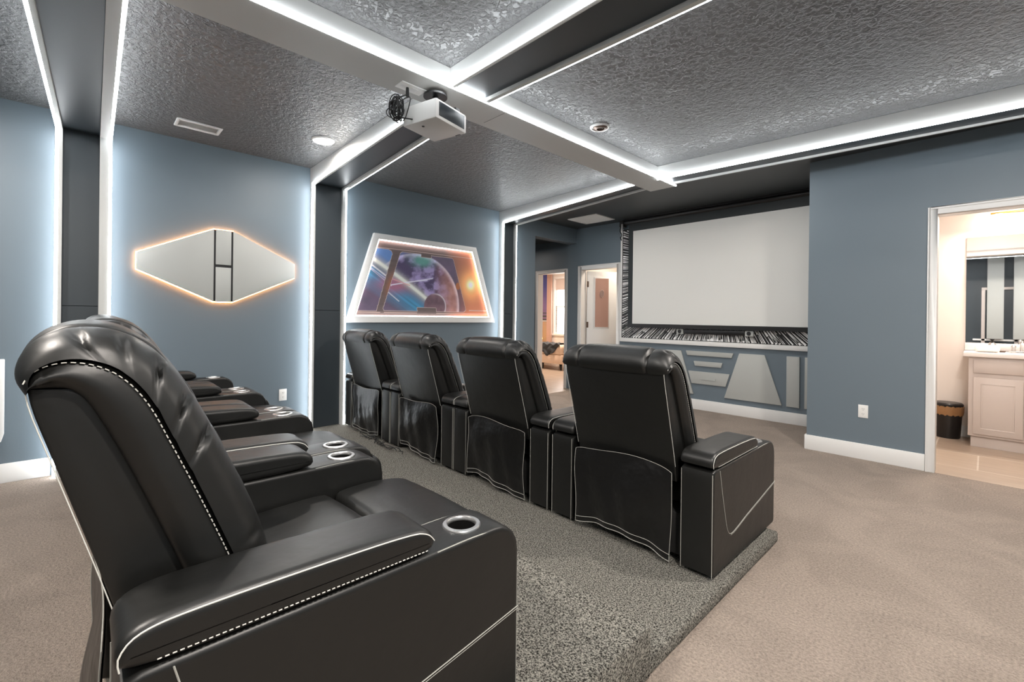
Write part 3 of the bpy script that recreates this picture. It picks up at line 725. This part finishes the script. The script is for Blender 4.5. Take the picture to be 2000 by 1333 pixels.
# ------------------------------------------------------------------ screen wall
# mural panel: white light streaks on black, radiating from the middle of the screen
PX0, PX1, PZ0, PZ1 = .945, XA-.002, .945, 2.64
mural = MB().box(PX0, PX1, YS-.035, YS-.001, PZ0, PZ1).build('mural_panel', M['black'])
mb = MB(); r = random.Random(2); ccx, ccz = 2.45, 1.95
a = 0
while a < 2*PI:
    a += r.uniform(.009, .030)
    ca_, sa_ = math.cos(a), math.sin(a)
    ts = []
    if ca_ > 0: ts.append((PX1-.02-ccx)/ca_)
    if ca_ < 0: ts.append((PX0+.012-ccx)/ca_)
    if sa_ > 0: ts.append((PZ1-.02-ccz)/sa_)
    if sa_ < 0: ts.append((PZ0+.008-ccz)/sa_)
    rm = min(ts); w_ = r.choice([.006, .008, .011, .016, .024]); p0 = rm*r.uniform(.55, .8)
    for (q0, q1) in ((p0, rm*r.uniform(.86, 1.0)), (rm*.9, rm)) if r.random() < .7 else ((p0, rm),):
        if q1 > rm: q1 = rm
        mb.add([(ccx+ca_*q0, YS-.0358, ccz+sa_*q0), (ccx+ca_*q1-sa_*w_*.5, YS-.0358, ccz+sa_*q1+ca_*w_*.5), (ccx+ca_*q1+sa_*w_*.5, YS-.0358, ccz+sa_*q1-ca_*w_*.5)], [(0, 1, 2)])
mb.build('light_streaks', mat('streak_white', (.88, .88, .88), .6), mural)
tag(mural, 'black wall mural of white radiating streaks around the projection screen', 'mural')
struct(MB().box(C1+.065, .945, YS-.045, YS, .885, 2.66).build('trim_8', M['white'], bevel=.003))
struct(MB().box(.945, XA, YS-.075, YS, .885, .944).build('trim_9', M['white'], bevel=.003))
struct(MB().box(C1+.065, XA, YS-.036, YS, 0, .885).build('trim_10', M['wall']))
# raised pale shapes on the lower panel
YP = YS-.036
def shape(poly, label, group=None, extra=None):
    cx_ = sum(p[0] for p in poly)/len(poly); cz_ = sum(p[1] for p in poly)/len(poly)
    o = MB().prism([(p[0]-cx_, p[1]-cz_) for p in poly], -.022, 0, 'y').build('wall_panel', M['panelgrey'], bevel=.0015, loc=(cx_, YP, cz_))
    return tag(o, label, 'wall panel')
shape([(2.716, .81), (3.016, .81), (3.213, .211), (2.535, .211)], 'large pale trapezoid panel right of the three bars below the screen')
shape([(3.26, .812), (3.396, .812), (3.398, .207), (3.262, .207)], 'narrow upright pale rectangle panel below the screen right side')
shape([(3.45, .812), (3.585, .812), (3.585, .207), (3.45, .207)], 'pale rectangle panel cut off by the blue wall corner')
shape([(2.003, .806), (2.644, .806), (2.622, .744), (2.027, .744)], 'long thin pale bar panel, topmost of the three stacked bars')
shape([(2.117, .668), (2.506, .668), (2.487, .603), (2.136, .603)], 'short thin pale bar panel, middle of the three stacked bars')
b3 = shape([(2.043, .527), (2.598, .527), (2.55, .358), (2.090, .358)], 'deep pale panel with a thin handle, lowest of the three stacked bars')
MB().box(-.09, .10, -.030, -.024, -.022, -.016).box(.095, .10, -.030, -.022, -.018, .005).build('handle', M['panelgrey'], b3)
shape([(1.631, .80), (1.931, .80), (2.116, .21), (1.45, .21)], 'pale trapezoid panel half hidden by the rightmost front recliner')
shape([(1.02, .81), (1.16, .81), (1.16, .21), (1.02, .21)], 'pale rectangle panel behind the front recliners left of the trapezoid')

# projection screen
root = empty('projection_screen', (2.42, 6.12, 1.05))
def sb(x0, x1, y0, y1, z0, z1): return MB().box(x0-2.42, x1-2.42, y0-6.12, y1-6.12, z0-1.05, z1-1.05)
sb(1.178, 3.62, 6.119, 6.121, 1.168, 2.583).build('screen_surface', M['screen'], root)
mb = MB()
for bx_ in ((1.100, 1.178, 6.1185, 6.1215, 1.168, 2.70), (3.62, 3.68, 6.1185, 6.1215, 1.168, 2.70), (1.178, 3.62, 6.1185, 6.1215, 2.583, 2.70)):
    mb.box(*(b-o_ for b, o_ in zip(bx_, (2.42, 2.42, 6.12, 6.12, 1.05, 1.05))))
mb.build('black_border', M['screenedge'], root)
MB().box(1.10-2.42, 3.68-2.42, -.010, .010, .062, .118).build('weight_bar', M['black'], root)
mb = MB(); mb.lathe([(.012, 0), (.040, .001), (.040, 2.66), (.012, 2.661)], 20, (-1.40, .02, 1.685), 'x'); mb.box(-1.41, 1.25, -.015, .05, 1.712, 1.729)
mb.build('roller_case', M['black'], root, smooth=True)
mb = MB().box(-1.47, -1.40, -.03, .06, 1.62, 1.72); mb.tube(smoothpoly([(-1.44, -.03, 1.64), (-1.46, -.04, 1.55), (-1.42, -.03, 1.50), (-1.45, -.03, 1.44), (-1.43, -.02, 1.40), (-1.46, -.02, 1.46)], 40, 3), .007, 6)
mb.build('bracket', M['rubber'], root)
mb = MB().box(-1.435, -1.41, -.035, -.030, 1.56, 1.66); mb.build('metal_clip', M['chrome'], root)
tag(root, 'large white projection screen with black border on the streaked wall', 'projection screen')
# soundbar
root = empty('soundbar', (2.385, 6.158, 1.045))
MB().box(-.405, .405, -.018, .034, -.003, .060).build('bar', M['black'], root, bevel=.006)
for sx in (-1, 1):
    s_ = MB().box(sx*.458-.048, sx*.458+.048, -.020, .034, -.008, .062).build('speaker', M['panelgrey'], root, bevel=.004)
    MB().lathe([(.026, -.004), (.026, .001), (.016, .006), (.004, .004)], 24, (sx*.458, -.022, .027), 'y').build('cone', M['black'], s_, smooth=True)
tag(root, 'black soundbar with small square end speakers under the projection screen', 'speaker')

# door leaf of the room beside the screen, opened inward
leaf = empty('door_leaf', (C0+.035, YS+.125, .01), math.radians(60))
MB().box(0, .66, -.02, .018, 0, 2.045).build('panel', M['white'], leaf, bevel=.002)
MB().box(.125, .41, -.028, -.0205, 1.06, 1.945).build('poster_frame', M['white'], leaf, bevel=.002)
pz = MB().box(.143, .392, -.031, -.0285, 1.08, 1.925).build('poster', M['taupe'], leaf)
mb = MB(); ring = [(.268+.030*math.cos(a_), -.0325, 1.66+.062*math.sin(a_)) for a_ in np.linspace(0, 2*PI, 25)[:-1]]; mb.tube(ring, .006, 6, closed=True)
ring = [(.268+.009*math.cos(a_), -.0325, 1.66+.035*math.sin(a_)) for a_ in np.linspace(0, 2*PI, 17)[:-1]]; mb.tube(ring, .004, 6, closed=True)
mb.build('emblem', mat('emblem_grey', (.42, .33, .30), .5), pz)
MB().lathe([(.012, .0), (.012, -.03), (.026, -.04), (.028, -.055), (.015, -.064)][::-1], 20, (.585, -.02, .93), 'y').build('knob', M['chrome'], leaf, smooth=True)
for z in (.3, 1.12, 1.82): MB().box(-.012, .022, -.026, -.0202, z-.05, z+.05).build('hinge', M['bronze'], leaf, bevel=.002)
leaf['kind'] = 'structure'; leaf.name = 'door_4'
# room behind it
struct(MB().box(-.02, -.0, YS+.12, 8.1, 0, 2.6).box(1.7, 1.75, YS+.12, 8.1, 0, 2.6).box(-.02, 1.75, 8.1, 8.2, 0, 2.6).build('wall_closet', M['cream']))
struct(MB().box(-.02, 1.75, YS+.12, 8.2, 2.6, 2.65).build('ceiling_closet', M['cream']))
struct(MB().box(-.02, 1.75, YS, 8.2, -.08, -.0005).build('floor_closet', M['tile']))

# ------------------------------------------------------------------ hall and bedroom beyond the opening
struct(MB().box(-5.2, -.02, 4.2, 9.7, -.08, -.0005).build('floor_bedroom', M['tile']))
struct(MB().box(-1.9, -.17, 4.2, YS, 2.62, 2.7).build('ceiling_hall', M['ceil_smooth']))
struct(MB().box(-2.0, -1.9, 4.2, YS+.12, 0, 2.7).box(-2.0, -.17, 4.1, 4.2, 0, 2.7).build('wall_hall', M['wall']))
struct(MB().box(-5.2, -2.0, YS, YS+.12, 0, 2.8).box(-5.3, -5.2, YS, 9.7, 0, 2.8).box(-.10, -.02, YS+.12, 9.7, 0, 2.8).build('wall_bedroom_side', M['cream']))
WX0, WX1, WZ0, WZ1 = -3.30, -2.30, .80, 2.30; BYB = 9.5
struct(MB().box(-5.2, WX0, BYB, BYB+.12, 0, 2.8).box(WX1, -.02, BYB, BYB+.12, 0, 2.8).box(WX0, WX1, BYB, BYB+.12, 0, WZ0).box(WX0, WX1, BYB, BYB+.12, WZ1, 2.8).build('wall_bedroom_back', M['cream']))
struct(MB().box(-5.2, -.02, YS, BYB+.1, 2.7, 2.8).build('ceiling_bedroom', M['cream']))
wf = struct(MB().box(WX0-.06, WX1+.06, BYB-.02, BYB, WZ1, WZ1+.07).box(WX0-.06, WX1+.06, BYB-.05, BYB, WZ0-.05, WZ0).box(WX0-.06, WX0, BYB-.02, BYB, WZ0, WZ1).box(WX1, WX1+.06, BYB-.02, BYB, WZ0, WZ1)
    .box(WX0, WX0+.04, BYB+.03, BYB+.07, WZ0, WZ1).box(WX0, WX1, BYB+.03, BYB+.07, 1.52, 1.56).build('window_1', M['white'], bevel=.003))
MB().box(WX0, WX1, BYB+.075, BYB+.08, WZ0, WZ1).build('window_pane', M['daylight'], wf)
MB().box(WX0+.01, WX1-.01, BYB+.005, BYB+.015, 2.0, WZ1).build('roller_blind', M['shade'], wf)
mb = MB()
for k in range(24): mb.box(WX0+.02, WX0+.17, BYB+.017, BYB+.02, .85+.028*k, .862+.028*k)
mb.build('blind_slats', M['bronze'], wf)
# curtain
P = np.zeros((40, 2, 3))
for i in range(40):
    x = -3.535+.18*i/39; y = 9.42+.03*math.sin(i*1.1)
    P[i, 0] = (x, y, .05); P[i, 1] = (x, y, 2.45)
mb = MB().grid(P); P2 = P.copy(); P2[:, :, 1] += .004; mb.grid(P2, flip=True)
tag(mb.build('curtain', M['curtain'], smooth=True, fix=False), 'rosy curtain beside the bright bedroom window', 'curtain')
# wall picture (plain generic night scene) and tan headboard panel
ny, nz = 60, 90
u = np.linspace(0, 1, ny)[:, None]*np.ones((1, nz)); v = np.linspace(0, 1, nz)[None]*np.ones((ny, 1))
c_ = K((.08, .09, .28))*(1+0*u[..., None]); c_ = mixc(c_, K((.35, .2, .3))+0*c_, np.clip(.75-v, 0, 1))
pl_ = np.exp(-((u-.42-.1*np.sin(v*5))/.16)**2)*np.clip((v-.12)*4, 0, 1)*np.clip((.95-v)*4, 0, 1); c_ = mixc(c_, K((.85, .42, .20))+0*c_, np.clip(pl_*1.2, 0, 1))
c_ = mixc(c_, K((.10, .11, .07))+0*c_, (np.hypot((u-.5)/1, (v-.52)*2.2) < .17)*1.0*.9)
c_ = mixc(c_, K((.05, .07, .05))+0*c_, np.clip((.24-v)*9, 0, 1)*(.5+.5*np.sin(v*90)))
P = np.stack([-4.34+.78*u, np.full_like(u, BYB-.022), 1.16+1.32*v], -1)
pic = MB().grid(P, flip=False).build('bedroom_picture', M['vcol'], fix=False)
ca = pic.data.color_attributes.new('print', 'FLOAT_COLOR', 'POINT'); ca.data.foreach_set('color', np.concatenate([c_.reshape(-1, 3), np.ones((ny*nz, 1))], 1).ravel().astype(np.float32))
mb = MB().box(-4.36, -3.55, BYB-.02, BYB-.001, 1.14, 2.50); mb.build('backing_board', M['white'], pic)
tag(pic, 'colourful orange and purple wall picture in the bedroom', 'picture')
tag(MB().box(-4.6, -3.58, BYB-.05, BYB-.001, .02, 1.12).build('headboard', M['wood'], bevel=.01), 'tan headboard panel under the bedroom picture', 'headboard')
# bed
root = empty('bed', (-2.95, 8.15, 0))
MB().box(-.95, 1.05, -.02, .78, .15, .36).build('bed_base', M['bedding'], root, bevel=.02)
mb = MB(); puff(mb, roundrect(-.01, .77, .362, .60, [.03, .03, .08, .08]), -.95, 1.04, .08, n=60, seg=5); mb.build('mattress', M['bedding'], root, smooth=True, angle=60)
for x in (-.85, .40, .98):
    for y in (.05, .70): MB().lathe([(.018, 0), (.028, .15)], 12, (x, y, 0)).build('leg', M['rubber'], root, smooth=True)
tag(root, 'bed with peach bedding seen through the bedroom door', 'bed')
P = np.zeros((30, 26, 3)); r = np.random.RandomState(4)
for i in range(30):
    for j in range(26):
        s = j/25; x = -2.72+.72*i/29
        drop = max(0, s-.45)
        P[i, j] = (x+.05*math.sin(j*.6), 8.50-.36*min(s/.45, 1)-.03*(drop > 0)-.04*math.sin(i*.7)*drop, .625+.02*math.sin(i*.8)*math.cos(j*.5)-drop*(.50*math.sin(PI*i/29)))
mb = MB().grid(P); P2 = P.copy(); P2[:, :, 2] -= .008; P2[:, :, 1] += .006; mb.grid(P2, flip=True)
tag(mb.build('throw_blanket', M['blanket'], smooth=True, fix=False), 'dark throw blanket draped over the foot of the bed', 'blanket')
root = empty('table_lamp', (-3.57, 9.15, .551))
MB().lathe([(.06, 0), (.06, .015), (.012, .03), (.012, .12)], 20).build('lamp_base', M['bronze'], root, smooth=True)
MB().lathe([(.10, .10), (.075, .28)], 24).build('lamp_shade', M['lampshade'], root, smooth=True)
tag(root, 'small glowing yellow lamp beside the bed', 'lamp')
root = empty('nightstand', (-3.60, 9.15, 0))
MB().box(-.18, .18, -.18, .18, 0, .55).build('cabinet', M['wood'], root, bevel=.01)
MB().box(-.16, .16, -.186, -.18, .32, .50).build('drawer', M['wood'], root, bevel=.003)
tag(root, 'tan nightstand under the glowing lamp in the bedroom', 'nightstand')

# ------------------------------------------------------------------ bathroom
struct(MB().box(3.82, 6.6, YR+.12, 7.0, -.08, .0).build('floor_bathroom', M['tile']))
struct(MB().box(DX0, DX1, YR-.0, YR+.12, -.05, .001).build('floor_threshold', M['tile']))
struct(MB().box(XA+.1, 6.6, 7.0, 7.1, 0, 2.65).build('wall_bathroom_back', M['cream']))
struct(MB().box(6.5, 6.6, YR+.12, 7.0, 0, 2.65).box(XA+.1, XA+.12, YR+.12, 7.0, 0, 2.65).build('wall_bathroom_side', M['cream']))
struct(MB().box(XA+.12, DX0-.08, YR+.12, YR+.135, 0, 2.65).box(DX1+.08, 6.5, YR+.12, YR+.135, 0, 2.65).box(DX0-.08, DX1+.08, YR+.12, YR+.135, DH+.08, 2.65).build('wall_bathroom_front', M['cream']))
mb = MB(); y = YR+.121
mb.box(DX0-.075, DX0-.0, y, y+.03, 0, DH+.075).box(DX1, DX1+.075, y, y+.03, 0, DH+.075).box(DX0, DX1, y, y+.03, DH, DH+.075)
struct(mb.build('trim_11', M['white'], bevel=.003))
struct(MB().box(XA+.1, 6.6, YR+.12, 7.1, 2.65, 2.7).build('ceiling_bathroom', M['cream']))
baseboard('baseboard_bathroom', XA+.12, 4.80, 6.985, 7.0, .12)
root = empty('vanity_cabinet', (5.40, 6.75, 0)); VX0, VX1 = -.60, .60
MB().box(VX0, VX1, -.25, .245, .11, .905).build('carcass', M['vanity'], root, bevel=.003)
MB().box(VX0+.02, VX1, -.22, .24, 0, .11).build('toe_kick', M['vanity'], root)
for k, (a, b) in enumerate(((VX0+.035, VX0+.37), (VX0+.385, VX0+.72), (VX0+.735, VX0+1.07))):
    d_ = MB().box(a, b, -.268, -.25, .135, .70).build('cabinet_door', M['vanity'], root, bevel=.003)
    mb = MB(); f = .055; mb.box(a+f, b-f, -.270, -.266, .135+f, .145+f).box(a+f, b-f, -.270, -.266, .69-f, .70-f).box(a+f, a+f+.01, -.270, -.266, .145+f, .69-f).box(b-f-.01, b-f, -.270, -.266, .145+f, .69-f)
    mb.build('moulding', M['vanity'], d_, bevel=.002)
    MB().box(a, b, -.266, -.25, .745, .875).build('drawer', M['vanity'], root, bevel=.003)
tag(root, 'pale greige bathroom vanity cabinet with framed doors', 'cabinet')
root = tag(MB().box(-.62, .64, -.285, .245, -.025, .018).box(-.62, .64, .225, .245, .018, .10).build('countertop', M['counter'], bevel=.004, loc=(5.38, 6.75, .93)), 'white marble vanity top with backsplash under the bathroom mirror', 'countertop')
mb = MB(); mb.lathe([(.21, 0), (.20, .004), (.17, -.004), (.05, -.012), (.001, -.013)], 36, (0, -.03, .0195)); b_ = mb.build('basin', M['counter'], root, smooth=True)
MB().box(4.765-5.6, 6.2-5.6, -.012, -.004, .0, 1.14).build('mirror', M['mirror'], loc=(5.6, 7.0, 1.03))
tag(bpy.data.objects['mirror'], 'frameless bathroom mirror above the white vanity top', 'mirror')
# faucet
root = empty('faucet', (5.17, 6.88, .948))
mb = MB().box(-.075, .075, -.022, .022, 0, .012); mb.build('base_plate', M['chrome'], root, bevel=.004)
mb = MB(); mb.tube(smoothpoly([(0, 0, .01), (0, 0, .08), (0, -.05, .12), (0, -.11, .09)], 20, 2), .012, 12); mb.build('spout', M['chrome'], root, smooth=True)
for sx in (-1, 1): MB().lathe([(.016, .01), (.013, .045), (.02, .06), (.01, .075)], 16, (sx*.055, 0, 0)).build('handle', M['chrome'], root, smooth=True)
tag(root, 'chrome bathroom faucet on the white vanity top', 'faucet')
# folded towels and small things on the counter
mb = MB(); r = np.random.RandomState(8)
puff(mb, smoothpoly([(-.06, 0), (.06, 0), (.07, .04), (.03, .075), (-.04, .07), (-.07, .035)], 40, 2, True), -.09, .09, .03, n=40, seg=4)
tag(mb.build('towel', mat('white_towel', (.85, .80, .76), .95), smooth=True, angle=80, loc=(4.93, 6.70, .948)), 'rolled white towel at the left end of the vanity top', 'towel')
root = empty('soap_dispenser', (4.965, 6.88, .948))
MB().lathe([(.028, 0), (.03, .02), (.03, .075), (.014, .09)], 20).build('bottle', M['chrome'], root, smooth=True)
MB().lathe([(.010, .09), (.010, .115), (.016, .118), (.016, .126)], 14).build('pump', M['black'], root, smooth=True)
tag(root, 'small metal soap dispenser with dark pump beside the white towel', 'soap dispenser')
for x, lb in ((5.035, 'round soap dish on the vanity top next to the soap dispenser'), (5.10, 'round soap dish on the vanity top next to the faucet')):
    mb = MB(); mb.lathe([(.018, 0), (.026, .008), (.027, .014), (.012, .010)], 20)
    tag(mb.build('soap_dish', M['bronze'] if x < 5.05 else M['chrome'], smooth=True, loc=(x, 6.80, .948)), lb, 'soap dish')
# vanity light
root = empty('vanity_light', (5.30, 7.0, 2.37))
MB().box(-.10, .10, -.03, 0, -.05, .05).box(-.36, .36, -.10, -.085, .01, .03).box(-.012, .012, -.09, -.03, -.01, .03).build('fixture_bar', M['brass'], root, bevel=.004)
for x in (-.30, 0, .30):
    s_ = MB().lathe([(.045, -.12), (.065, -.08), (.06, -.02), (.03, .01)], 24, (x, -.092, 0)).build('glass_shade', M['bulb'], root, smooth=True)
tag(root, 'brass vanity light with glowing glass shades above the mirror', 'wall light')
# bin
root = empty('waste_bin', (4.64, 6.84, 0))
mb = MB(); mb.lathe([(.095, 0), (.10, .01), (.118, .33), (.122, .335), (.114, .335), (.095, .02)], 32); mb.build('bucket', M['black'], root, smooth=True, angle=30)
P = [[((rr+.004*math.sin(k*5))*math.cos(a_), (rr+.004*math.sin(k*7))*math.sin(a_), z+.008*math.sin(k*2.3)) for k, a_ in enumerate(np.linspace(0, 2*PI, 49))] for rr, z in ((.121, .25), (.126, .28), (.128, .34), (.118, .345))]
for row in P: row[-1] = row[0]
MB().grid(P).build('bin_bag', M['bag'], root, smooth=True)
mb = MB(); mb.lathe([(.124, .345), (.124, .365), (.11, .378), (.001, .38)], 32); mb.build('lid', M['black'], root, smooth=True, angle=30)
tag(root, 'black waste bin with amber bag beside the vanity cabinet', 'bin')

# ------------------------------------------------------------------ rear wall, seen only in the bathroom mirror
mb = MB().box(4.93, 5.20, BY+.05, BY+.12, .87, H-.01); tag(mb.build('wall_panel', M['panelgrey'], bevel=.003), 'tall pale panel on the rear wall, left one in the mirror', 'wall panel')
mb = MB().box(5.35, 5.62, BY+.05, BY+.12, .87, H-.01); tag(mb.build('wall_panel', M['panelgrey'], bevel=.003), 'tall pale panel on the rear wall, right one in the mirror', 'wall panel')
struct(MB().box(4.7, 6.2, BY, BY+.03, .82, .86).build('trim_12', M['white']))
struct(MB().box(4.84, 4.90, BY, BY+.03, 0, 2.02).box(5.37, 5.43, BY, BY+.03, 0, 2.02).box(4.84, 5.43, BY, BY+.03, 2.02, 2.08).build('trim_13', M['vanity'], bevel=.003))
